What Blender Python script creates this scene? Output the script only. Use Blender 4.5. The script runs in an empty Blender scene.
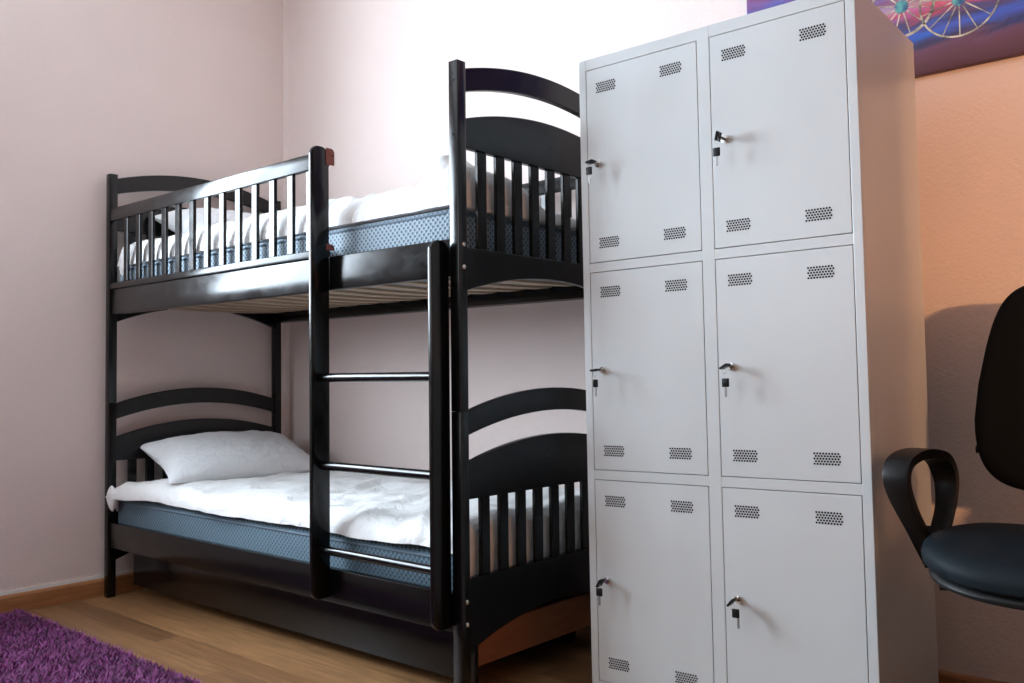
import bpy, bmesh, math, random
from math import sin, cos, pi, radians as R
from mathutils import Vector, Matrix, noise, Euler
random.seed(4)
S = bpy.context.scene
C = S.collection

# ------------------------------------------------------------------ camera
cd = bpy.data.cameras.new('camera'); cam = bpy.data.objects.new('camera', cd); C.objects.link(cam)
CAMP = Vector((3.8006, -1.7747, 0.9039)); yaw, pit, rol = 0.7121, 0.0379, -0.0112
fw = Vector((-sin(yaw)*cos(pit), cos(yaw)*cos(pit), sin(pit)))
rt = Vector((cos(yaw), sin(yaw), 0)); up = rt.cross(fw)
r2 = cos(rol)*rt + sin(rol)*up; u2 = -sin(rol)*rt + cos(rol)*up
M = Matrix((r2, u2, -fw)).transposed().to_4x4(); M.translation = CAMP
cam.matrix_world = M
cd.sensor_width = 36; cd.lens = 36*906.76/1024; cd.clip_start = .02
S.camera = cam

# ------------------------------------------------------------------ world, light, exposure
S.view_settings.view_transform = 'Standard'; S.view_settings.look = 'None'
S.view_settings.gamma = 1; S.view_settings.use_curve_mapping = False
S.view_settings.exposure = 0.0
W = bpy.data.worlds.new('world'); S.world = W; W.use_nodes = True
bg = W.node_tree.nodes['Background']; bg.inputs[0].default_value = (.75, .87, 1, 1); bg.inputs[1].default_value = 1.2

def area(name, loc, rot, sx, sy, power, col):
    l = bpy.data.lights.new(name, 'AREA'); l.shape = 'RECTANGLE'; l.size = sx; l.size_y = sy
    l.energy = power; l.color = col
    o = bpy.data.objects.new(name, l); C.objects.link(o); o.location = loc; o.rotation_euler = rot
    return o
# daylight through the left window, plus added fill from behind the camera
wl = area('window_and_fill_light', (-.27, -1.38, 1.88), (0, R(-98), 0), 1.3, 1.80, 240, (.75, .88, 1)); wl.data.spread = R(168)
area('window_and_fill_light', (1.2, -3.85, 1.88), (R(90), 0, 0), 1.5, 1.3, 27, (.86, .93, 1))  # fill lamp added to brighten the left wall and the locker and bed fronts
# warm lamp in the hallway, shining in through the opening in the right wall
hl = bpy.data.lights.new('hall_lamp_light', 'POINT'); hl.energy = 300; hl.color = (1, .50, .22); hl.shadow_soft_size = .05
ho = bpy.data.objects.new('hall_lamp_light', hl); C.objects.link(ho); ho.location = (5.55, -2.08, 1.32)

# ------------------------------------------------------------------ materials
def mat(name, col=(.8, .8, .8), rough=.5, metal=0, spec=.5, coat=0, sheen=0):
    m = bpy.data.materials.new(name); m.use_nodes = True
    b = m.node_tree.nodes['Principled BSDF']
    b.inputs['Base Color'].default_value = (*col, 1); b.inputs['Roughness'].default_value = rough
    b.inputs['Metallic'].default_value = metal; b.inputs['Specular IOR Level'].default_value = spec
    b.inputs['Coat Weight'].default_value = coat; b.inputs['Coat Roughness'].default_value = .12
    b.inputs['Sheen Weight'].default_value = sheen
    return m, m.node_tree, b
def nd(t, kind, **kw):
    n = t.nodes.new(kind)
    for k, v in kw.items():
        if k in n.inputs.keys(): n.inputs[k].default_value = v
        else: setattr(n, k, v)
    return n
def coords(t, scale=(1, 1, 1), rot=(0, 0, 0)):
    tc = nd(t, 'ShaderNodeTexCoord'); mp = nd(t, 'ShaderNodeMapping')
    mp.inputs['Scale'].default_value = scale; mp.inputs['Rotation'].default_value = rot
    t.links.new(tc.outputs['Object'], mp.inputs[0]); return mp.outputs[0]
def ramp(t, fac, stops):
    r = nd(t, 'ShaderNodeValToRGB'); t.links.new(fac, r.inputs[0]); e = r.color_ramp.elements
    while len(e) < len(stops): e.new(.5)
    for q, (p, c) in zip(e, stops): q.position = p; q.color = (*c, 1)
    return r.outputs[0]
def nz(t, vec, scale, detail=4, rough=.55, dist=0):
    n = nd(t, 'ShaderNodeTexNoise', Scale=scale, Detail=detail, Roughness=rough, Distortion=dist)
    t.links.new(vec, n.inputs['Vector']); return n.outputs['Fac']
def bump(t, b, h, strength, dist=.01):
    n = nd(t, 'ShaderNodeBump', Strength=strength, Distance=dist); t.links.new(h, n.inputs['Height']); t.links.new(n.outputs[0], b.inputs['Normal'])
def math_(t, op, a, b=None):
    n = nd(t, 'ShaderNodeMath', operation=op)
    for i, v in enumerate((a, b)):
        if v is None: continue
        if isinstance(v, (int, float)): n.inputs[i].default_value = v
        else: t.links.new(v, n.inputs[i])
    return n.outputs[0]
def maprange(t, v, a, b, c, d):
    n = nd(t, 'ShaderNodeMapRange'); t.links.new(v, n.inputs[0])
    for i, x in enumerate((a, b, c, d)): n.inputs[i+1].default_value = x
    return n.outputs[0]

m_wall, t, b = mat('pink_plaster', (.80, .68, .645), .9, spec=.2)
v = coords(t)
t.links.new(ramp(t, nz(t, v, 1.3, 3), [(.3, (.77, .655, .62)), (.7, (.82, .70, .665))]), b.inputs['Base Color'])
bump(t, b, nz(t, v, 95, 5, .6, .3), .45, .006)
m_dark, t, b = mat('low_bounce_brown', (.16, .11, .085), .8)  # unseen walls made dark to cut bounce light
bump(t, b, nz(t, coords(t), 60, 3), .1, .004)
m_ceil, t, b = mat('white_ceiling', (.85, .83, .81), .9)
bump(t, b, nz(t, coords(t), 60, 3), .1, .004)
m_white, t, b = mat('white_paint', (.8, .79, .77), .4)
bump(t, b, nz(t, coords(t), 30, 3), .05, .002)

m_floor, t, b = mat('oak_laminate', rough=.38)
v = coords(t, (1, 1, 1))
br = nd(t, 'ShaderNodeTexBrick', offset=.37, offset_frequency=2)
for k, x in dict(Scale=1, **{'Mortar Size': .0012, 'Brick Width': 1.25, 'Row Height': .095, 'Bias': 0}).items(): br.inputs[k].default_value = x
br.inputs['Color1'].default_value = (.34, .18, .08, 1); br.inputs['Color2'].default_value = (.175, .085, .038, 1); br.inputs['Mortar'].default_value = (.14, .07, .03, 1)
t.links.new(v, br.inputs['Vector'])
g = ramp(t, nz(t, coords(t, (1.5, 22, 1)), 3.2, 5, .6, .6), [(.3, (.55, .55, .55)), (.7, (1.25, 1.2, 1.15))])
mx = nd(t, 'ShaderNodeMix', data_type='RGBA', blend_type='MULTIPLY'); mx.inputs[0].default_value = .8
t.links.new(br.outputs['Color'], mx.inputs[6]); t.links.new(g, mx.inputs[7]); t.links.new(mx.outputs[2], b.inputs['Base Color'])

def woodmat(name, c1, c2, rough, sc=(3, 30, 30), **k):
    m, t, b = mat(name, c1, rough, **k)
    t.links.new(ramp(t, nz(t, coords(t, sc), 2, 5, .6, .5), [(.3, c1), (.7, c2)]), b.inputs['Base Color']); return m, t, b
m_base, t, b = woodmat('baseboard_wood', (.30, .12, .045), (.42, .19, .075), .45, (4, 4, 40))
def blackwood(name, sc):
    m, t, b = woodmat(name, (.0022, .0022, .0025), (.0045, .0043, .0045), .3, sc, spec=.35)
    n = nz(t, coords(t, (5, 9, 9)), 2.2, 4, .6, .8)
    t.links.new(maprange(t, n, .3, .75, .15, .29), b.inputs['Roughness'])
    bump(t, b, nz(t, coords(t, sc), 3, 4, .6, .4), .05, .0015)
    return m
m_bx = blackwood('black_stained_pine_along', (2, 26, 26)); m_bz = blackwood('black_stained_pine_upright', (26, 26, 2)); m_by = blackwood('black_stained_pine_across', (26, 2, 26))
m_slat, t, b = woodmat('birch_slat', (.36, .26, .17), (.46, .35, .24), .55, (30, 2, 30))
m_box, t, b = woodmat('orange_chipboard', (.20, .068, .024), (.27, .10, .038), .6, (20, 3, 20))
m_bolt, t, b = mat('bright_steel', (.75, .74, .72), .28, 1)
t.links.new(maprange(t, nz(t, coords(t), 60, 2), .3, .7, .2, .4), b.inputs['Roughness'])
m_hole, t, b = mat('hollow_dark', (.008, .008, .009), .8, spec=.2)  # near-black stands in for the shade inside holes and gaps
t.links.new(ramp(t, nz(t, coords(t), 80, 2), [(.3, (.006, .006, .007)), (.7, (.012, .012, .013))]), b.inputs['Base Color'])
m_rust, t, b = woodmat('red_brown_hook_paint', (.17, .045, .03), (.25, .07, .05), .5, (20, 20, 20))

def fabric_mattress(name, a, d):
    m, t, b = mat(name, a, .75, sheen=.2)
    sp = nd(t, 'ShaderNodeSeparateXYZ'); tc = nd(t, 'ShaderNodeTexCoord'); t.links.new(tc.outputs['Object'], sp.inputs[0])
    xy = math_(t, 'ADD', sp.outputs[0], sp.outputs[1])
    p = math_(t, 'SINE', math_(t, 'MULTIPLY', xy, 330))
    q = math_(t, 'SINE', math_(t, 'MULTIPLY', sp.outputs[2], 330))
    w = math_(t, 'MULTIPLY', p, q)
    t.links.new(ramp(t, maprange(t, w, -1, 1, 0, 1), [(.15, a), (.55, a), (.72, d)]), b.inputs['Base Color'])
    bump(t, b, w, .25, .003); return m
m_mat = fabric_mattress('blue_lattice_ticking', (.25, .33, .385), (.06, .085, .14))
m_matlow = fabric_mattress('teal_lattice_ticking', (.085, .155, .205), (.03, .055, .08))
m_piping, t, b = mat('ticking_piping', (.13, .18, .23), .8)
bump(t, b, nz(t, coords(t), 200, 2), .2, .001)
def linen(name, c):
    m, t, b = mat(name, c, .85, spec=.2, sheen=.15)
    v = coords(t)
    t.links.new(ramp(t, nz(t, v, 5, 3), [(.3, tuple(x*.97 for x in c)), (.7, c)]), b.inputs['Base Color'])
    bump(t, b, nz(t, coords(t, (1, 1, 1)), 11, 5, .6, 1.8), .55, .016); return m
m_duvet = linen('white_duvet_cotton', (.80, .80, .795)); m_pillow = linen('white_pillow_cotton', (.80, .82, .84))

m_lock, t, b = mat('light_grey_powder_coat', (.56, .59, .605), .33, spec=.5)
t.links.new(ramp(t, nz(t, coords(t), 2.5, 3), [(.3, (.54, .57, .585)), (.7, (.57, .60, .615))]), b.inputs['Base Color'])
t.links.new(maprange(t, nz(t, coords(t), 5, 3), .3, .7, .28, .42), b.inputs['Roughness'])
bump(t, b, nz(t, coords(t), 7, 2, .4), .12, .01)
m_chrome, t, b = mat('chrome', (.8, .8, .8), .15, 1)
t.links.new(maprange(t, nz(t, coords(t), 50, 2), .3, .7, .1, .22), b.inputs['Roughness'])
m_key, t, b = mat('dull_key_steel', (.28, .28, .28), .42, 1)
bump(t, b, nz(t, coords(t), 200, 2), .1, .0005)
m_blk, t, b = mat('black_plastic', (.004, .004, .0045), .42, spec=.25)
bump(t, b, nz(t, coords(t), 300, 2), .08, .0005)
m_seat, t, b = mat('dark_navy_upholstery', (.005, .010, .014), .55, spec=.13)
bump(t, b, nz(t, coords(t), 240, 3), .2, .001)
m_back, t, b = mat('black_upholstery', (.0025, .0025, .003), .85, spec=.12)
bump(t, b, nz(t, coords(t), 240, 3), .2, .001)
m_rug, t, b = mat('purple_shag', (.17, .035, .2), .85, sheen=.3)
t.links.new(ramp(t, nz(t, coords(t), 26, 4, .7), [(.3, (.075, .006, .062)), (.55, (.20, .022, .155)), (.75, (.34, .07, .27))]), b.inputs['Base Color'])

# ------------------------------------------------------------------ mesh helpers
def BM(): return bmesh.new()
def box(bm, x0, x1, y0, y1, z0, z1, bev=0, seg=2):
    r = bmesh.ops.create_cube(bm, size=1)['verts']
    for v in r: v.co = Vector(((x0+x1)/2+v.co.x*(x1-x0), (y0+y1)/2+v.co.y*(y1-y0), (z0+z1)/2+v.co.z*(z1-z0)))
    if bev:
        es = list({e for v in r for e in v.link_edges})
        bmesh.ops.bevel(bm, geom=es, offset=bev, segments=seg, profile=.5, affect='EDGES')
    return bm
def prism(bm, pts, axis, a, b_, bev=0):
    """outline pts (2-D) extruded along axis (0: pts are y,z; 1: pts are x,z; 2: pts are x,y) from a to b_"""
    def mk(p, w):
        return {0: (w, p[0], p[1]), 1: (p[0], w, p[1]), 2: (p[0], p[1], w)}[axis]
    A = [bm.verts.new(mk(p, a)) for p in pts]; B = [bm.verts.new(mk(p, b_)) for p in pts]
    fs = [bm.faces.new(A), bm.faces.new(B[::-1])]
    n = len(pts)
    for i in range(n): fs.append(bm.faces.new((A[i], B[i], B[(i+1) % n], A[(i+1) % n])))
    bmesh.ops.recalc_face_normals(bm, faces=fs)
    if bev:
        es = [e for e in fs[0].edges]+[e for e in fs[1].edges]
        bmesh.ops.bevel(bm, geom=es, offset=bev, segments=2, profile=.5, affect='EDGES')
    return bm
def cyl(bm, p, q, r, r1=None, n=16):
    p, q = Vector(p), Vector(q); d = q-p; L_ = d.length
    rr = bmesh.ops.create_cone(bm, cap_ends=True, segments=n, radius1=r, radius2=r if r1 is None else r1, depth=L_)['verts']
    Mx = Matrix.Translation((p+q)/2) @ d.to_track_quat('Z', 'Y').to_matrix().to_4x4()
    bmesh.ops.transform(bm, matrix=Mx, verts=rr); return rr
def sphere(bm, c, r, sc=(1, 1, 1), n=14):
    rr = bmesh.ops.create_uvsphere(bm, u_segments=n, v_segments=n//2+2, radius=r)['verts']
    for v in rr: v.co = Vector((v.co.x*sc[0], v.co.y*sc[1], v.co.z*sc[2]))+Vector(c)
    return rr
def grid(bm, nu, nv, f, closed_v=False):
    V = [[bm.verts.new(f(i/(nu-1), j/(nv if closed_v else nv-1))) for j in range(nv)] for i in range(nu)]
    for i in range(nu-1):
        for j in range(nv if closed_v else nv-1):
            k = (j+1) % nv
            bm.faces.new((V[i][j], V[i+1][j], V[i+1][k], V[i][k]))
    return V
def obj(name, bm, m, parent=None, smooth=False, origin=None, local=False):
    """links the bmesh as one object; coordinates are in world space unless local"""
    if parent is not None and not local: off = parent_world(parent)
    elif origin is not None: off = Vector(origin)
    else: off = Vector((0, 0, 0))
    if off.length: bmesh.ops.translate(bm, vec=-off, verts=bm.verts)
    me = bpy.data.meshes.new(name); bmesh.ops.recalc_face_normals(bm, faces=bm.faces); bm.to_mesh(me); bm.free()
    for p in me.polygons: p.use_smooth = smooth
    if smooth:
        try: me.set_sharp_from_angle(angle=R(42))
        except Exception: pass
    me.materials.append(m); o = bpy.data.objects.new(name, me); C.objects.link(o)
    if parent is not None: o.parent = parent
    elif origin is not None: o.location = origin
    return o
def parent_world(p):
    v = Vector((0, 0, 0))
    while p is not None: v += p.location; p = p.parent
    return v
def tag(o, label, cat, group=None):
    o['label'] = label; o['category'] = cat
    if group: o['group'] = group
    return o
def thing(name, label, cat, loc=(0, 0, 0), rz=0, group=None):
    o = bpy.data.objects.new(name, None); o.empty_display_size = .1; C.objects.link(o); o.location = loc; o.rotation_euler = (0, 0, rz)
    return tag(o, label, cat, group)
def struct(name, bm, m, parent=None, smooth=False):
    o = obj(name, bm, m, parent, smooth)
    if parent is None: o['kind'] = 'structure'
    return o

# ------------------------------------------------------------------ the room
WX, WY, RX, FY, CZ = -.04, .94, 4.40, -3.62, 3.12
struct('floor', box(BM(), WX-.2, 7.0, FY-.2, WY+.2, -.1, 0), m_floor)
struct('ceiling', box(BM(), WX-.2, 7.0, FY-.2, WY+.2, CZ, CZ+.1), m_ceil)
def wall_with_hole(axis, p0, p1, a0, a1, h0, h1, z0, z1):
    bm = BM()
    for (s, e, zz0, zz1) in ((a0, h0, 0, CZ), (h1, a1, 0, CZ), (h0, h1, 0, z0), (h0, h1, z1, CZ)):
        if e-s < 1e-4 or zz1-zz0 < 1e-4: continue
        if axis == 0: box(bm, p0, p1, s, e, zz0, zz1)
        else: box(bm, s, e, p0, p1, zz0, zz1)
    return bm
struct('wall_left', wall_with_hole(0, WX-.22, WX, FY, WY, -2.30, -.47, 1.20, 2.55), m_wall)
struct('wall_back', box(BM(), WX-.2, 7.0, WY, WY+.2, 0, CZ), m_wall)
struct('wall_front', wall_with_hole(1, FY-.2, FY, WX-.2, 7.0,   .45, 1.95, 1.20, 2.55), m_dark)
struct('wall_right', wall_with_hole(0, RX, RX+.10, FY, WY, -.93, .05, .92, 2.12), m_dark)  # unseen sill added high to keep lamp light off the low back wall
struct('wall_hallway', box(BM(), 6.6, 6.8, FY, WY, 0, CZ), m_wall)
def window(name, axis, p0, p1, a0, a1, z0, z1):
    bm = BM()
    def B(s, e, zz0, zz1):
        if axis == 0: box(bm, p0, p1, s, e, zz0, zz1, .004)
        else: box(bm, s, e, p0, p1, zz0, zz1, .004)
    f = .055
    B(a0, a0+f, z0, z1); B(a1-f, a1, z0, z1); B(a0+f, a1-f, z0, z0+f); B(a0+f, a1-f, z1-f, z1)
    B((a0+a1)/2-.035, (a0+a1)/2+.035, z0+f, z1-f)
    return struct(name, bm, m_white)
window('window_1', 0, WX-.19, WX-.13, -2.30, -.47, 1.20, 2.55)
window('added_fill_window', 1, FY-.17, FY-.11,   .45, 1.95, 1.20, 2.55)  # unseen window added to carry the fill lamp
bm = BM()
for y0, y1 in ((-1.0, -.93), (.05, .12)): box(bm, RX-.015, RX, y0, y1, .92, 2.12, .003)
box(bm, RX-.015, RX, -1.0, .12, 2.12, 2.19, .003); box(bm, RX-.02, RX, -1.0, .12, .88, .92, .003)
struct('trim_2', bm, m_white)
def baseprof(bm, axis, w, s, a, b_):
    pts = [(w, 0), (w+s*.016, 0), (w+s*.016, .060), (w+s*.012, .068), (w+s*.006, .072), (w, .072)]
    if axis == 0:   # runs along y; profile in x,z
        prism(bm, pts, 1, a, b_)
    else: prism(bm, pts, 0, a, b_)
    return bm
struct('baseboard_left', baseprof(BM(), 0, WX, 1, FY, WY), m_base)
struct('baseboard_back', baseprof(BM(), 1, WY, -1, WX+.016, RX), m_base)
bm = BM(); box(bm, WX, WX+.004, FY, WY, .072, .0855); struct('trim_3', bm, m_white)
# narrow rounded corner bead where left and back wall meet, and a plastered-in pipe chase beside it
bm = BM(); prism(bm, [(WX, WY-.022), (WX+.008, WY-.017), (WX+.017, WY-.008), (WX+.022, WY), (WX, WY)], 2, .075, CZ)
struct('trim_1', bm, m_wall, smooth=True)

# shag rug
def make_rug():
    x0, x1, y0, y1 = .09, 1.95, -1.75, -.368
    bm = BM(); box(bm, x0, x1, y0, y1, 0, .012, .004)
    t_ = thing('shag_rug', 'purple shag rug lying on the wooden floor in front of the bunk bed', 'rug', ((x0+x1)/2, (y0+y1)/2, 0))
    obj('rug_backing', bm, m_rug, t_)
    V = []; F = []
    ox, oy, _ = t_.location
    for i in range(52000):
        x = random.uniform(x0, x1)
        y = y1 - (y1-y0)*random.random()**1.6
        a = random.uniform(0, 2*pi); ln = random.uniform(.016, .034)
        cl = noise.noise(Vector((x*28, y*28, 0)))
        lean = Vector((cos(a)*.011+.014*cl, sin(a)*.011+.012*noise.noise(Vector((x*25+9, y*25, 3))), ln))
        wv = Vector((-sin(a), cos(a), 0))*.0028
        p = Vector((x-ox, y-oy, .010)); m_ = p+lean*.6
        k = len(V)
        V += [p-wv, p+wv, m_+wv*.9, m_-wv*.9, p+Vector((lean.x*1.6, lean.y*1.6, lean.z))]
        F += [(k, k+1, k+2, k+3), (k+3, k+2, k+4)]
    me = bpy.data.meshes.new('rug_pile'); me.from_pydata(V, [], F); me.materials.append(m_rug)
    o = bpy.data.objects.new('rug_pile', me); C.objects.link(o); o.parent = t_; o['kind'] = 'stuff'
make_rug()

# ------------------------------------------------------------------ bunk bed
L, WB, s = 2.08, .8541, .034
bed = thing('bunk_bed', 'black stained wooden bunk bed with arched end panels and side ladder, against the pink wall', 'bunk bed', (1.04, .427, 0))
def post(x0, y0, z0, z1, rnd=.0015):
    return obj('post', box(BM(), x0, x0+s, y0, y0+s, z0, z1, rnd), m_bz, bed, True)
P = {}
for i, x in enumerate((0, L-s)):
    for j, y in enumerate((0, WB-s)):
        P[i, j, 0] = post(x, y, 0, .8078); P[i, j, 1] = post(x, y, .8084, 1.779)
# pale pins between lower and upper posts
for i, j in ((0, 0), (1, 0), (0, 1), (1, 1)):
    x = (0, L-s)[i]+s/2; y = (0, WB-s)[j]+s/2
    bm = BM(); cyl(bm, (x, y, .80), (x, y, .815), .008); obj('dowel_pin', bm, m_hole, P[i, j, 0])
def arc(y, e, p):                       # parabola across the width: e at the posts, p at the centre
    h = WB/2-s; u = (y-WB/2)/h; return p-(p-e)*u*u
def arcboard(x0, x1, top, bot, name, par):
    n = 28; ys = [s+(WB-2*s)*i/n for i in range(n+1)]
    pts = [(y, arc(y, *bot)) for y in ys]+[(y, arc(y, *top)) for y in reversed(ys)]
    return obj(name, prism(BM(), pts, 0, x0, x1, .003), m_by, par, False)
YS = [.110+.0793*i for i in range(9)]
for i in (0, 1):
    x0 = (.006, L-.028)[i]; x1 = x0+.022
    for k, (dz, zb, nb) in enumerate(((0, 0, 0), (.957, .91, 0))):
        pr = P[i, 0, k]
        arcboard(x0, x1, (.806+dz, .867+dz), (.740+dz, .7985+dz), 'top_arch', bed)
        pn = arcboard(x0, x1, (.665+dz, .726+dz), (.566+(.974 if k else 0), .566+(.974 if k else 0)), 'arched_panel', bed)
        zt = .566+(.974 if k else 0); zb = (.352, 1.262)[k]
        e = ((.150, .222), (1.140, 1.198))[k]
        if i == 0 and k: e = (1.150, 1.226)
        ap = arcboard(x0, x1, (zb, zb), e, 'apron_panel', bed)
        for y in YS:
            obj('spindle', box(BM(), x0+.004, x1-.004, y-.0185, y+.0185, zb-.001, zt+.001, .003), m_bz, pn, False)
def bolt(p, d, r=.0065):
    bm = BM(); p = Vector(p); d = Vector(d)
    vs = sphere(bm, (0, 0, 0), r, (1, 1, .55), 12)
    bmesh.ops.transform(bm, matrix=Matrix.Translation(p) @ d.to_track_quat('Z', 'Y').to_matrix().to_4x4(), verts=vs); return bm
for z, k in ((1.267, 1), (1.205, 1), (.292, 0), (.231, 0)):
    obj('bolt', bolt((L, .021, z), (1, 0, 0)), m_bolt, P[1, 0, k], True)
    obj('bolt', bolt((L, WB-.021, z), (1, 0, 0)), m_bolt, P[1, 1, k], True)
for z, x in ((1.744, 2.057), (1.724, 2.066), (1.573, 2.063)):
    bm = BM(); cyl(bm, (x, .001, z), (x, -.0006, z), .0042); obj('screw_hole', bm, m_hole, P[1, 0, 1])
# side rails
def rail(z0, z1, y0, y1, nm='side_rail'):
    return obj(nm, box(BM(), s, L-s, y0, y1, z0, z1, .004), m_bx, bed, True)
rail(1.180, 1.286, .004, .028); rail(1.175, 1.286, WB-.026, WB-.002)
rail(.207, .312, .004, .028); rail(.207, .312, WB-.026, WB-.002)
rail(1.190, 1.222, .028, .048, 'slat_ledger'); rail(1.176, 1.222, WB-.05, WB-.026, 'slat_ledger')
rail(.212, .226, .028, .048, 'slat_ledger'); rail(.212, .226, WB-.05, WB-.026, 'slat_ledger')
# guard rails (front one ends at the ladder, rear one runs the full length)
def guard(x0, x1, y0, y1, xs):
    bm = BM(); box(bm, x0, x1, y0, y1, 1.575, 1.629, .005); box(bm, x0, x1, y0, y1, 1.2875, 1.313, .003)
    g_ = obj('guard_rail', bm, m_bx, bed, True)
    for x in xs:
        obj('spindle', box(BM(), x-.0165, x+.0165, y0+.003, y1-.004, 1.312, 1.576, .003), m_bz, g_, False)
guard(s, 1.493, .001, .021, [.163+.1034*i for i in range(13)])
guard(s, L-s, WB-.024, WB-.004, [.163+.1034*i for i in range(18)])
# slats of the upper bed (visible from below) and of the lower bed
def slats(z, n0, n):
    for i in range(n):
        x = .080+i*.137
        bm = BM()
        def f(u, v_, x=x):
            y = .030+(WB-.06)*u; sag = .012*(1-(2*u-1)**2)
            a = [(-.030, 0), (.030, 0), (.030, .009), (-.030, .009)][int(round(v_*4)) % 4]
            return Vector((x+a[0], y, z-sag+a[1]))
        V = grid(bm, 13, 4, f, True); bm.faces.new(V[0][::-1]); bm.faces.new(V[-1])
        obj('bed_slat', bm, m_slat, bed)
slats(1.2225, 0, 15); slats(.2275, 0, 15)
# ladder
def stile(x0, x1, z0, z1, rb):
    yb, yf = .0005, -.069; r = .030
    def cor(cy, cz, a0, a1, rr): return [(cy+rr*cos(R(a0+(a1-a0)*i/8)), cz+rr*sin(R(a0+(a1-a0)*i/8))) for i in range(9)]
    pts = cor(yf+r, z1-r, 180, 90, r)+cor(yb-r, z1-r, 90, 0, r)+cor(yb-.008, z0+.008, 0, -90, .008)+cor(yf+rb, z0+rb, -90, -180, rb)
    bm = prism(BM(), pts, 0, x0, x1)
    bmesh.ops.bevel(bm, geom=[e for e in bm.edges if abs(e.verts[0].co.x-e.verts[1].co.x) < 1e-6], offset=.003, segments=2, profile=.5, affect='EDGES')
    return obj('ladder_stile', bm, m_bz, bed, True)
s1 = stile(1.500, 1.514, .225, 1.630, .03); s2 = stile(2.028, 2.042, .222, 1.277, .03)
for z in (.9045, .634, .376):
    bm = BM(); r = cyl(bm, (1.508, -.030, z), (2.028, -.030, z), .0135, n=24)
    obj('ladder_rung', bm, m_bx, bed, True)
# painted steel hooks on the guard end of the ladder
for z0, z1 in ((1.575, 1.628), (1.304, 1.324)):
    pts = [(-.012, z0), (.017, z0), (.020, z0+.003), (.020, z1-.012), (.016, z1-.004), (.010, z1), (-.012, z1)]
    bm = prism(BM(), pts, 0, 1.5135, 1.5165, .0008); 
    hk = obj('ladder_hook', bm, m_rust, bed); hk['label'] = 'red brown painted hook plate'
    bm = BM(); cyl(bm, (1.5165, .011, (z0+z1)/2+.004), (1.5172, .011, (z0+z1)/2+.004), .003); obj('screw_hole', bm, m_hole, hk)

# drawer under the lower bed
dr = thing('under_bed_drawer', 'long black fronted storage drawer on the floor beneath the lower bunk', 'drawer', (1.04, .5, 0))
obj('drawer_front', box(BM(), .052, 2.030, .100, .118, .040, .200, .003), m_bx, dr, True)
bm = BM(); box(bm, 2.006, 2.024, .1185, .80, .084, .190, .001); obj('side_panel', bm, m_box, dr)['label'] = 'orange brown chipboard side'
bm = BM(); box(bm, .06, .076, .1185, .80, .084, .190, .001); obj('side_panel', bm, m_box, dr)
bm = BM(); box(bm, .0765, 2.0055, .784, .80, .084, .190, .001); box(bm, .0765, 2.0055, .1185, .784, .084, .092); obj('drawer_tray', bm, m_hole, dr)
for x, y in ((.14, .20), (1.90, .20), (.14, .70), (1.90, .70)):
    bm = BM(); cyl(bm, (x-.012, y, .030), (x+.012, y, .030), .030, n=20); box(bm, x-.015, x+.015, y-.012, y+.012, .055, .084); obj('castor', bm, m_blk, dr)

# ------------------------------------------------------------------ mattresses
def mattress(z0, z1, m, label):
    t_ = thing('mattress', label, 'mattress', (1.03, .43, z0))
    x0, x1, y0, y1 = .040, 2.022, .034, .822
    bm = BM(); box(bm, x0, x1, y0, y1, z0, z1, .016, 4)
    obj('mattress_cover', bm, m, t_, True)
    for z in (z1-.014, z0+.014):
        bm = BM(); pts = []
        r = .03; 
        for cx_, cy_, a0 in ((x1-r, y1-r, 0), (x0+r, y1-r, 90), (x0+r, y0+r, 180), (x1-r, y0+r, 270)):
            for i in range(6):
                a = R(a0+90*i/5); pts.append(Vector((cx_+(r-.001)*cos(a), cy_+(r-.001)*sin(a), z)))
        n = len(pts)
        def f(u, v_):
            i = int(round(u*n)) % n; a, b_ = pts[i], pts[(i+1) % n]; d = (pts[(i+1) % n]-pts[i-1]).normalized(); o_ = d.cross(Vector((0, 0, 1)))
            return a+(o_*cos(2*pi*v_)+Vector((0, 0, 1))*sin(2*pi*v_))*.0045
        grid(bm, n+1, 6, f, True); obj('piping', bm, m_piping, t_, True)
mattress(1.233, 1.380, m_mat, 'mattress with pale blue lattice fabric on the upper bunk')
mattress(.2380, .408, m_matlow, 'mattress with teal blue lattice fabric on the lower bunk')

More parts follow.
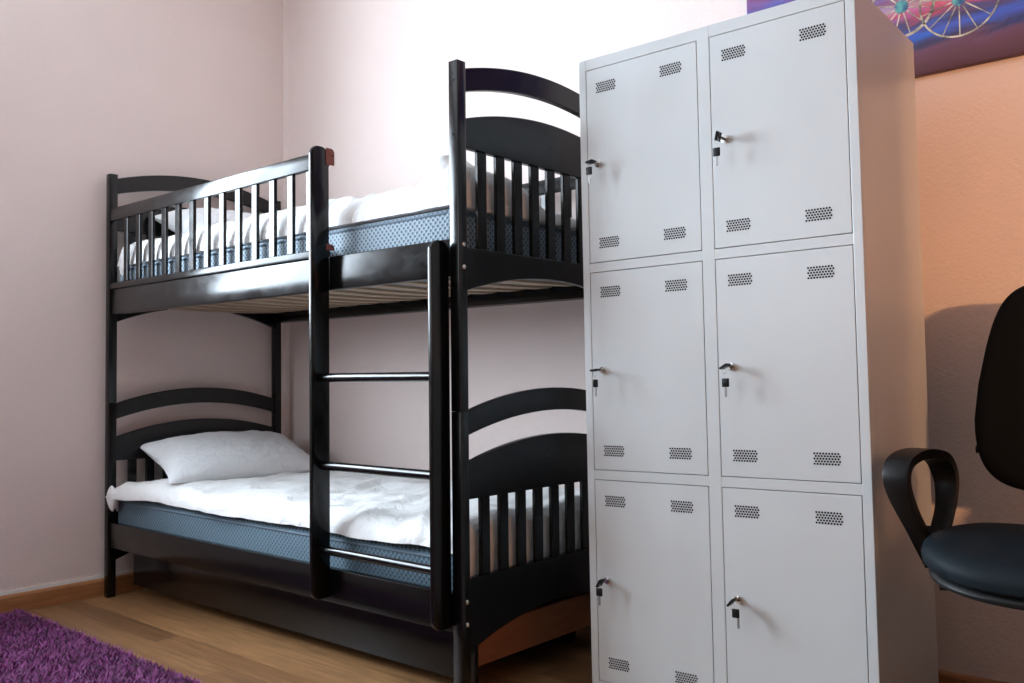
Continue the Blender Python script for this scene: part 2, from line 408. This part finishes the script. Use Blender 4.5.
# ------------------------------------------------------------------ bedding
def fb(x, y, z=0, o=4): return noise.fractal(Vector((x, y, z)), 1.0, 2.0, o)
def ridge(x, y, z=0): return 1-abs(noise.noise(Vector((x, y, z))))*2
def sst(a, b_, x): x = min(1, max(0, (x-a)/(b_-a))); return x*x*(3-2*x)
def blanket(name, X, Yf, Yb, zbot, lip, htop, parent=None, nx=170, ny=70, origin=(1, .4, 0), m=m_duvet, seed=0):
    """closed duvet: top surface htop(x,y); front/back edges rolled under down to zbot"""
    bm = BM()
    def f(u, v_):
        x = X[0]+(X[1]-X[0])*u
        yf, yb = Yf(x), Yb(x)
        zb = zbot(x)
        eu = min(u, 1-u)*(X[1]-X[0]); endp = math.sqrt(max(0, 1-(1-min(1, eu/.045))**2))
        # v in 0..1 : .0-.78 over the top from front to back, the rest back under
        if v_ < .80:
            q = v_/.80
            y = yf+(yb-yf)*(.5-.5*cos(pi*min(1, max(0, q))))*1.0
            ht = htop(x, y)
            dy = min(y-yf, yb-y); ed = math.sqrt(max(0, 1-(1-min(1, dy/.06))**2))
            z = zb+lip(x)+(ht-zb-lip(x))*ed*endp if True else 0
            n3 = Vector((0, 0, 1))
            y += .006*fb(x*9+seed, z*9, y*5)
            x += .006*fb(y*11, x*8+seed, z*7)
            z += .004*fb(x*16+seed, y*16, 0)*endp*ed
        else:
            q = (v_-.80)/.20
            y = yb+(yf-yb)*q; z = zb+lip(x)*0+(.0)
            if q > .92: z = zb+lip(x)*.5
            if q < .08: z = zb+lip(x)*.5
        return Vector((x, y, z))
    V = grid(bm, nx, ny, f, True)
    bm.faces.new(V[0][::-1]); bm.faces.new(V[-1])
    return bm

# lower duvet
def lo_top(x, y):
    h = .478+.010*fb(x*2.2, y*2.4, 1)+.015*ridge(x*3.2+2, y*3.6+1.5*x, 4)+.010*ridge(x*8, y*7+x*3, 7)-.004
    h -= .022*sst(.3, 0, x)                                   # thinner at the head end
    h += .020*sst(1.5, 1.9, x)*sst(.0, .25, y)
    return h
def lo_front(x): return .012+.010*fb(x*3, 0, 5)-.030*sst(.42, .10, x)-.004*sin(x*9)
bm = blanket('duvet', (.042, 2.040), lo_front, lambda x: .835, lambda x: .4085, lambda x: .012+.008*fb(x*4, 3, 3)-.020*sst(.4, .1, x)*0, htop=lo_top, seed=3)
# the part hanging down between the mattress and the foot panel
def fdrop(u, v_):
    y = .045+.77*u; z = .470-(.470-.338-.012*fb(u*5, 2, 2))*min(1, abs(v_*2-1) if False else v_)
    return Vector((2.036+.006*fb(y*9, z*6, 1)+.010*sin(v_*pi)*.4, y, z))
grid(bm, 60, 16, fdrop)
def fdrop2(u, v_):
    p = fdrop(u, v_); return Vector((2.026, p.y, p.z))
# front-left corner tip of the duvet hanging past the post
def tip(u, v_):
    a = 2*pi*v_; q = sin(pi*min(.996, max(.004, u)))**.6
    return Vector((.088+.036*q*cos(a)-.012*u, -.002+.018*q*sin(a)-.008*(1-u), .470-.108*u+.004*fb(cos(a), u*3, sin(a))))
grid(bm, 16, 18, tip, True)
dv = obj('duvet', bm, m_duvet, None, True, origin=(1.04, .42, .41))
tag(dv, 'white duvet spread flat over the lower bunk mattress, corner drooping at the head end', 'duvet')

# upper duvet : long rolled part behind the guard rail, folded pile near the foot
def up_top(x, y):
    f_ = sst(1.42, 1.50, x)
    h = 1.486+.006*fb(x*3, y*3, 1)+.008*ridge(x*4, y*5, 2)
    h -= .07*sst(.45, .7, y)
    h -= .012*sst(.10, .0, x)
    # fold pile
    g_ = 1.470+.010*fb(x*5, y*5, 6)+.008*ridge(x*9, y*4, 2)
    g_ += .016*math.exp(-((x-1.49)/.07)**2)
    g_ += .046*math.exp(-((x-1.925)/.045)**2)*math.exp(-((y-.13)/.12)**2)+.034*sst(1.82, 1.93, x)*sst(.42, .30, y)
    g_ -= .045*sst(.36, .50, y)
    return h*(1-f_)+g_*f_
def up_front(x): return .030+.006*fb(x*5, 1, 2)-.006*sst(1.44, 1.56, x)
bm = blanket('duvet', (.038, 2.038), up_front, lambda x: .80, lambda x: 1.3805, lambda x: .004, htop=up_top, seed=8, nx=220)
def tip2(u, v_):
    a = 2*pi*v_; q = sin(pi*min(.996, max(.004, u)))**.6
    return Vector((.078+.040*q*cos(a), .046+.020*q*sin(a), 1.475-.155*u+.004*fb(cos(a), u*3, sin(a)+4)))
grid(bm, 16, 18, tip2, True)
dv = obj('duvet', bm, m_duvet, None, True, origin=(1.04, .42, 1.39))
tag(dv, 'thick white duvet bunched up on the upper bunk behind the guard rail', 'duvet')

def pillow(a, b_, c, loc, rot, label, seed):
    bm = BM()
    def f(sg):
        def g_(u, v_):
            U, Vv = 2*u-1, 2*v_-1
            e = (max(0, 1-abs(U)**2.6))**.55*(max(0, 1-abs(Vv)**2.6))**.55
            k = 1-.10*(1-abs(U)**2)*abs(Vv)**3; k2 = 1-.10*(1-abs(Vv)**2)*abs(U)**3
            x, y = a*U*k2, b_*Vv*k
            z = sg*c*e*(1+.10*fb(U*1.5+seed, Vv*1.5, sg))
            z += .007*ridge(U*3+seed, Vv*3.4+U*2, sg)*e+.003*fb(U*9, Vv*9, seed)*e
            return Vector((x, y, z))
        return g_
    grid(bm, 56, 56, f(1)); grid(bm, 56, 56, f(-1))
    bmesh.ops.remove_doubles(bm, verts=bm.verts, dist=.0006)
    o = obj('pillow', bm, m_pillow, None, True); o.location = loc; o.rotation_euler = rot
    return tag(o, label, 'pillow')
pillow(.225, .345, .078, (.268, .438, .562), (R(1), R(17), R(-10)), 'plump white pillow leaning on the headboard of the lower bunk', 1)
pillow(.20, .33, .085, (.235, .50, 1.560), (R(0), R(16), R(0)), 'white pillow at the head of the upper bunk, seen through the guard rail', 5)

# ------------------------------------------------------------------ locker
LROT = Euler((-.0038, -.0115, .0369), 'XYZ')
LK = Matrix.Translation((2.3313, .2441, 0)) @ LROT.to_matrix().to_4x4()
LW, LD, LH = .7589, .482, 1.779
lock = thing('locker_cabinet', 'light grey metal locker cabinet with six doors standing right of the bunk bed', 'locker', (2.3313, .2441, 0))
lock.rotation_euler = LROT
c0, dw = .0226, .3397; c2 = LW-c0-dw; dt, dh, dg = .0308, .5386, .0255
rows = [LH-dt-i*(dh+dg) for i in range(3)]
bm = BM()
box(bm, 0, .0012, .02, LD, .010, LH, 0); box(bm, LW-.0012, LW, .02, LD, .010, LH, 0)
box(bm, .0012, LW-.0012, .02, LD, LH-.0012, LH, 0); box(bm, .0012, LW-.0012, LD-.0012, LD, .010, LH-.0012)
box(bm, .0012, LW-.0012, .02, LD-.0012, .06, .0612)
obj('cabinet_shell', bm, m_lock, lock, local=True)
bm = BM(); g = .0016
box(bm, 0, c0, 0, .0205, .010, LH, .0015); box(bm, c0+dw, c2, 0, .0205, .010, LH, .0015); box(bm, LW-c0, LW, 0, .0205, .010, LH, .0015)
for z0, z1 in ((rows[0], LH), (rows[1], rows[0]-dh), (rows[2], rows[1]-dh), (.03, rows[2]-dh)):
    for a, b_ in ((c0, c0+dw), (c2, LW-c0)):
        box(bm, a-.001, b_+.001, .0004, .0205, z0, z1, .0012)
obj('front_frame', bm, m_lock, lock, local=True)
bm = BM(); box(bm, c0, LW-c0, .0175, .0190, .06, LH-.02); obj('gap_shade_sheet', bm, m_hole, lock, local=True)  # dark sheet added behind the doors as the shade in their gaps
PLACE = [['upper left', 'upper right'], ['middle left', 'middle right'], ['lower left', 'lower right']]
def vent_mesh(u, z):  # perforations drawn as raised dark dots, their inner shade put into the colour
    V = []; F = []
    nx_, nz_ = 9, 5
    for r_ in range(nz_):
        for c_ in range(nx_):
            cx_ = u+(c_-(nx_-1)/2)*.0069+(r_-(nz_-1)/2)*.0+(.0034 if r_ % 2 else 0); cz_ = z+(r_-(nz_-1)/2)*.0060
            k = len(V); nn = 6
            for i in range(nn): V.append((cx_+.0026*cos(2*pi*i/nn+pi/6), -.0006, cz_+.0026*sin(2*pi*i/nn+pi/6)))
            for i in range(nn): V.append((cx_+.0026*cos(2*pi*i/nn+pi/6), .0006, cz_+.0026*sin(2*pi*i/nn+pi/6)))
            F.append(tuple(range(k, k+nn)))
            for i in range(nn): F.append((k+i, k+nn+i, k+nn+(i+1) % nn, k+(i+1) % nn))
    me = bpy.data.meshes.new('vent'); me.from_pydata(V, [], F); me.materials.append(m_hole)
    o = bpy.data.objects.new('vent', me); C.objects.link(o); return o
KEY = {  # lock turn angle, spare key hang (dx, dz) and bow height, per door
    (0, 0): (80, -.002, -.016), (0, 1): (15, -.002, -.030), (1, 0): (84, .004, -.026),
    (1, 1): (60, .004, -.030), (2, 0): (30, .001, -.013), (2, 1): (40, .013, -.014)}
for r_ in range(3):
    for k in range(2):
        a = (c0, c2)[k]; zt = rows[r_]; zb = zt-dh
        bm = BM(); box(bm, a+g, a+dw-g, 0, .016, zb+g, zt-g, .0010)
        d = obj('door', bm, m_lock, lock, local=True)
        d['label'] = PLACE[r_][k]+' locker door'
        for uu, zz in ((.063, zt-.056), (.262, zt-.056), (.063, zb+.053), (.262, zb+.053)):
            o = vent_mesh(a+uu, zz); o.parent = d
        lu, lz = a+.036, zt-.268
        bm = BM(); cyl(bm, (lu, .004, lz), (lu, -.006, lz), .0095, n=20); cyl(bm, (lu, -.006, lz), (lu, -.009, lz), .0075, n=20)
        obj('cam_lock', bm, m_chrome, d, True, local=True)
        ang, hx, hz = KEY[r_, k]
        kt = thing('locker_key', 'pair of black headed keys in the lock of the %s locker door' % PLACE[r_][k], 'key', LK @ Vector((lu, -.009, lz)), .0369, 'keys in the locker doors'); kt.rotation_euler = LROT
        ca, sa = cos(R(ang)), sin(R(ang))
        def T(bm, ca=ca, sa=sa):   # local: key stands along -y, its flat plane turned by ang
            bmesh.ops.transform(bm, matrix=Matrix.Rotation(R(ang), 4, 'Y'), verts=bm.verts); return bm
        bm = BM(); box(bm, -.0009, .0009, -.016, .002, -.0035, .0035, .0003); obj('key_blade', T(bm), m_key, kt, local=True)
        bm = BM(); box(bm, -.0028, .0028, -.042, -.016, -.0115, .0115, .0022); obj('key_head', T(bm), m_blk, kt, True, local=True)
        yy = -.036
        bm = BM(); rr = .009
        grid(bm, 21, 6, lambda u, v_: Vector((hx*.5+.002*cos(2*pi*v_)*0+(rr+.0008*cos(2*pi*v_))*sin(2*pi*u)*.5, yy+.0008*sin(2*pi*v_), -.010+(rr+.0008*cos(2*pi*v_))*cos(2*pi*u))), True)
        obj('key_ring', bm, m_chrome, kt, True, local=True)
        bm = BM(); w_ = (.009, .003)[ang > 75 and r_ == 1]
        box(bm, hx-w_, hx+w_, yy-.003 if w_ > .005 else yy-.009, yy+.003 if w_ > .005 else yy+.009, hz-.020, hz+.001, .002)
        obj('spare_key_head', bm, m_blk, kt, True, local=True)
        bm = BM(); box(bm, hx-.0028+(.006 if r_ == 2 else 0)*k, hx+.0028+(.006 if r_ == 2 else 0)*k, yy-.0009, yy+.0009, hz-.044, hz-.019, .0003)
        obj('spare_key_blade', bm, m_key, kt, local=True)

# ------------------------------------------------------------------ painting on the back wall
PX0, PX1, PZ0, PZ1 = 2.495, 3.86, 1.745, 2.62
pt = thing('canvas_painting', 'blue, purple and red canvas painting of spoked cart wheels hanging above the locker', 'painting', ((PX0+PX1)/2, WY, PZ0))
m_art, t, b = mat('painted_canvas', rough=.55)
tc = nd(t, 'ShaderNodeTexCoord'); sp = nd(t, 'ShaderNodeSeparateXYZ'); t.links.new(tc.outputs['Object'], sp.inputs[0])
n1 = nz(t, coords(t, (2.2, 1, 7)), 2.2, 4, .6, .8)
n2 = nz(t, coords(t, (1.6, 1, 5)), 3.5, 3, .6, 1.2)
zz = math_(t, 'ADD', sp.outputs[2], math_(t, 'MULTIPLY', math_(t, 'SUBTRACT', n1, .5), .10))
zr = maprange(t, zz, 0, .875, 0, 1)
c1 = ramp(t, zr, [(.0, (.075, .022, .035)), (.08, (.11, .035, .07)), (.108, (.012, .013, .06)), (.145, (.008, .07, .48)), (.175, (.02, .018, .07)), (.205, (.55, .04, .05)), (.245, (.42, .24, .26)), (.285, (.16, .02, .06)), (.33, (.02, .05, .32)), (.42, (.25, .05, .14)), (.55, (.015, .06, .30)), (.75, (.30, .10, .25)), (1, (.04, .05, .2))])
c2_ = ramp(t, n2, [(.32, (.012, .02, .08)), (.5, (.12, .09, .26)), (.66, (.03, .20, .65)), (.76, (.45, .60, .80))])
mx = nd(t, 'ShaderNodeMix', data_type='RGBA'); t.links.new(maprange(t, sp.outputs[2], .05, .12, 0, .30), mx.inputs[0])
t.links.new(c1, mx.inputs[6]); t.links.new(c2_, mx.inputs[7]); t.links.new(mx.outputs[2], b.inputs['Base Color'])
bump(t, b, n2, .2, .003)
m_wheelp, t, b = mat('pale_wheel_paint', (.38, .36, .28), .6)
t.links.new(ramp(t, nz(t, coords(t), 30, 3), [(.35, (.12, .12, .10)), (.65, (.55, .52, .42))]), b.inputs['Base Color'])
m_hub, t, b = mat('turquoise_hub_paint', (.03, .20, .28), .6)
t.links.new(ramp(t, nz(t, coords(t), 60, 3), [(.35, (.01, .06, .16)), (.65, (.10, .38, .36))]), b.inputs['Base Color'])
cv = obj('canvas', box(BM(), PX0, PX1, WY-.022, WY-.001, PZ0, PZ1, .002), m_art, pt)
def wheel(cx_, cz_, r, ns, w=.0025):
    y = WY-.0222; bm = BM()
    grid(bm, 61, 2, lambda u, v_: Vector((cx_+(r-w+2*w*v_)*cos(2*pi*u), y-.0006, cz_+(r-w+2*w*v_)*sin(2*pi*u))))
    for i in range(ns):
        a = 2*pi*(i+.5)/ns; d_ = Vector((cos(a), 0, sin(a))); n_ = Vector((-sin(a), 0, cos(a)))*.0012; c_ = Vector((cx_, y-.0006, cz_))
        bm.faces.new([bm.verts.new(p) for p in (c_+d_*.02-n_*1.6, c_+d_*.02+n_*1.6, c_+d_*r+n_, c_+d_*r-n_)])
    w_ = obj('painted_wheel', bm, m_wheelp, pt)
    bm = BM(); vs = [bm.verts.new((cx_+(.016+.006*(i % 2))*cos(2*pi*i/28), y-.0009, cz_+(.016+.006*(i % 2))*sin(2*pi*i/28))) for i in range(28)]; bm.faces.new(vs)
    obj('painted_hub', bm, m_hub, w_)
wheel(3.128, 1.934, .103, 14); wheel(2.975, 1.955, .088, 12, .004)
wheel(3.42, 1.95, .10, 14); wheel(2.72, 1.99, .09, 12)

# ------------------------------------------------------------------ office chair
CH = (3.432, .318, 0); chair = thing('office_chair', 'black office chair with looped armrest and dark navy seat beside the locker', 'chair', CH, R(-3))
# local frame: chair faces -y
def pad(w, d, th, ex, zc, crown, front_drop=0, n=64, rings=9):
    """upholstered pad: superellipse outline, rounded rim; returns bmesh lying in x-y"""
    bm = BM(); loops = []
    prof = [(0.0, -1), (.86, -1), (.95, -.86), (.99, -.55), (1.0, -.1), (.985, .35), (.94, .72), (.86, .93), (.66, 1.0), (.34, 1.03), (0.0, 1.04)]
    for rr, zz_ in prof:
        lp = []
        for i in range(n):
            a = 2*pi*i/n; c_, s_ = cos(a), sin(a)
            x = w*rr*math.copysign(abs(c_)**ex, c_); y = d*rr*math.copysign(abs(s_)**ex, s_)
            z = zc+th*zz_-front_drop*max(0, -y/d)**3+crown*(x/w)**2
            lp.append(Vector((x, y, z)))
        loops.append(lp)
    V = [[bm.verts.new(p) for p in lp] if 0 < k < len(prof)-1 else [bm.verts.new(lp[0])] for k, lp in enumerate(loops)]
    for k in range(len(V)-1):
        A, B = V[k], V[k+1]
        for i in range(n):
            j = (i+1) % n
            if len(A) == 1: bm.faces.new((A[0], B[j], B[i]))
            elif len(B) == 1: bm.faces.new((A[i], A[j], B[0]))
            else: bm.faces.new((A[i], A[j], B[j], B[i]))
    return bm
SZ = .530
obj('seat', pad(.240, .235, .030, .72, SZ, .010, .022), m_seat, chair, True, local=True)
obj('seat_shell', pad(.228, .222, .016, .72, SZ-.038, .008, .018), m_blk, chair, True, local=True)
def upright(bm, y, zc, tilt):
    bmesh.ops.transform(bm, matrix=Matrix.Translation((0, y, zc)) @ Matrix.Rotation(R(tilt), 4, 'X') @ Matrix.Rotation(R(90), 4, 'X'), verts=bm.verts); return bm
bk = pad(.222, .245, .030, .47, 0, .03)
for v_ in bk.verts:                      # narrower towards the top
    v_.co.x *= 1-.20*sst(-.10, .245, v_.co.y)
obj('backrest', upright(bk, .268, .868, -6), m_back, chair, True, local=True)
bs = pad(.208, .235, .012, .47, 0, .03)
for v_ in bs.verts: v_.co.x *= 1-.20*sst(-.10, .245, v_.co.y)
obj('backrest_shell', upright(bs, .304, .868, -6), m_blk, chair, True, local=True)
bm = BM(); cyl(bm, (-.195, .290, .715), (-.232, .290, .715), .008); cyl(bm, (-.232, .290, .715), (-.236, .290, .715), .010); obj('adjusting_knob', bm, m_blk, chair, True, local=True)
bm = BM()
for a_, b_, w_ in (((0, .05, .470), (0, .30, .470), .03), ((0, .30, .470), (0, .325, .52), .03), ((0, .325, .52), (0, .325, .76), .03)):
    a_, b_ = Vector(a_), Vector(b_); d_ = (b_-a_).normalized(); q_ = d_.to_track_quat('Z', 'X').to_matrix().to_4x4()
    r_ = bmesh.ops.create_cube(bm, size=1)['verts']
    for v_ in r_: v_.co = Vector((v_.co.x*.008, v_.co.y*.055, v_.co.z*((b_-a_).length+.008)))
    bmesh.ops.transform(bm, matrix=Matrix.Translation((a_+b_)/2) @ q_, verts=r_)
obj('backrest_bracket', bm, m_blk, chair, local=True)
def armrest(sx):
    bm = BM()
    ctrl = [(.004, .520), (-.040, .575), (-.098, .660), (-.118, .715), (-.100, .752), (-.045, .768), (.030, .766), (.090, .748), (.118, .700), (.100, .640), (.050, .575), (.012, .520)]
    pts = []; n = len(ctrl)
    def cr(p0, p1, p2, p3, t_): return tuple(.5*((2*p1[i])+(-p0[i]+p2[i])*t_+(2*p0[i]-5*p1[i]+4*p2[i]-p3[i])*t_*t_+(-p0[i]+3*p1[i]-3*p2[i]+p3[i])*t_**3) for i in (0, 1))
    for i in range(n-1):
        for k in range(6): pts.append(cr(ctrl[max(0, i-1)], ctrl[i], ctrl[i+1], ctrl[min(n-1, i+2)], k/6))
    pts.append(ctrl[-1])
    X = .258
    N = len(pts)
    def f(u, v_):
        i = min(N-1, int(round(u*(N-1)))); p = pts[i]; a_ = pts[max(0, i-1)]; b_ = pts[min(N-1, i+1)]
        tx, tz = b_[0]-a_[0], b_[1]-a_[1]; l_ = math.hypot(tx, tz); nx_, nz_ = -tz/l_, tx/l_
        th = .0105; wd = .019+.008*sst(.60, .74, p[1]); yl = p[0]
        c_ = [(-1, -1), (-.8, -1.15), (.8, -1.15), (1, -1), (1, 1), (.8, 1.15), (-.8, 1.15), (-1, 1)][int(round(v_*8)) % 8]
        out = X+.016*sst(.52, .76, p[1])
        return Vector((sx*(out+c_[0]*wd-.09*yl), p[0]+nx_*th*c_[1]+.03, (p[1]+nz_*th*c_[1])*.94-.002))
    V = grid(bm, N, 8, f, True); bm.faces.new(V[0][::-1]); bm.faces.new(V[-1])
    # foot of the loop, running in under the seat
    prism(bm, [(-.018+.03, .478), (.034+.03, .478), (.030+.03, .545), (.008+.03, .560), (-.014+.03, .545)], 0, sx*(X-.014), sx*(X+.014), .003)
    box(bm, min(sx*.10, sx*(X+.01)), max(sx*.10, sx*(X+.01)), .012, .064, .470, .482, .003)
    return obj('armrest', bm, m_blk, chair, True, local=True)
armrest(-1); armrest(1)
bm = BM(); box(bm, -.08, .08, -.09, .12, .450, .482, .01); obj('tilt_mechanism', bm, m_blk, chair, True, local=True)
bm = BM(); cyl(bm, (-.06, -.02, .462), (-.17, -.04, .452), .005); cyl(bm, (-.15, -.037, .454), (-.215, -.048, .446), .010, .006); obj('height_lever', bm, m_blk, chair, True, local=True)
bm = BM(); cyl(bm, (0, 0, .10), (0, 0, .30), .026, n=24); cyl(bm, (0, 0, .30), (0, 0, .455), .014, n=24); obj('gas_column', bm, m_blk, chair, True, local=True)
bm = BM(); cyl(bm, (0, 0, .105), (0, 0, .19), .045, .038, 24); obj('base_hub', bm, m_blk, chair, True, local=True)
for i in range(5):
    a = R(118+72*i); d_ = Vector((cos(a), sin(a), 0)); n_ = Vector((-sin(a), cos(a), 0))
    bm = BM()
    def f(u, v_, d_=d_, n_=n_):
        r_ = .03+.27*u; w_ = .026-.008*u; zt = .185-.065*u; h_ = .040-.018*u
        c_ = [(-1, -1), (1, -1), (1, .4), (.6, 1), (-.6, 1), (-1, .4)][int(round(v_*6)) % 6]
        return d_*r_+n_*w_*c_[0]+Vector((0, 0, zt-h_/2+h_/2*c_[1]))
    V = grid(bm, 8, 6, f, True); bm.faces.new(V[0][::-1]); bm.faces.new(V[-1])
    lg = obj('base_leg', bm, m_blk, chair, True, local=True)
    e_ = d_*.285; bm = BM()
    for sgn in (-1, 1): cyl(bm, e_+n_*sgn*.007+Vector((0, 0, .026)), e_+n_*sgn*.024+Vector((0, 0, .026)), .026, n=20)
    cyl(bm, e_+Vector((0, 0, .03)), e_+Vector((0, 0, .11)), .006)
    obj('castor', bm, m_blk, lg, True, local=True)
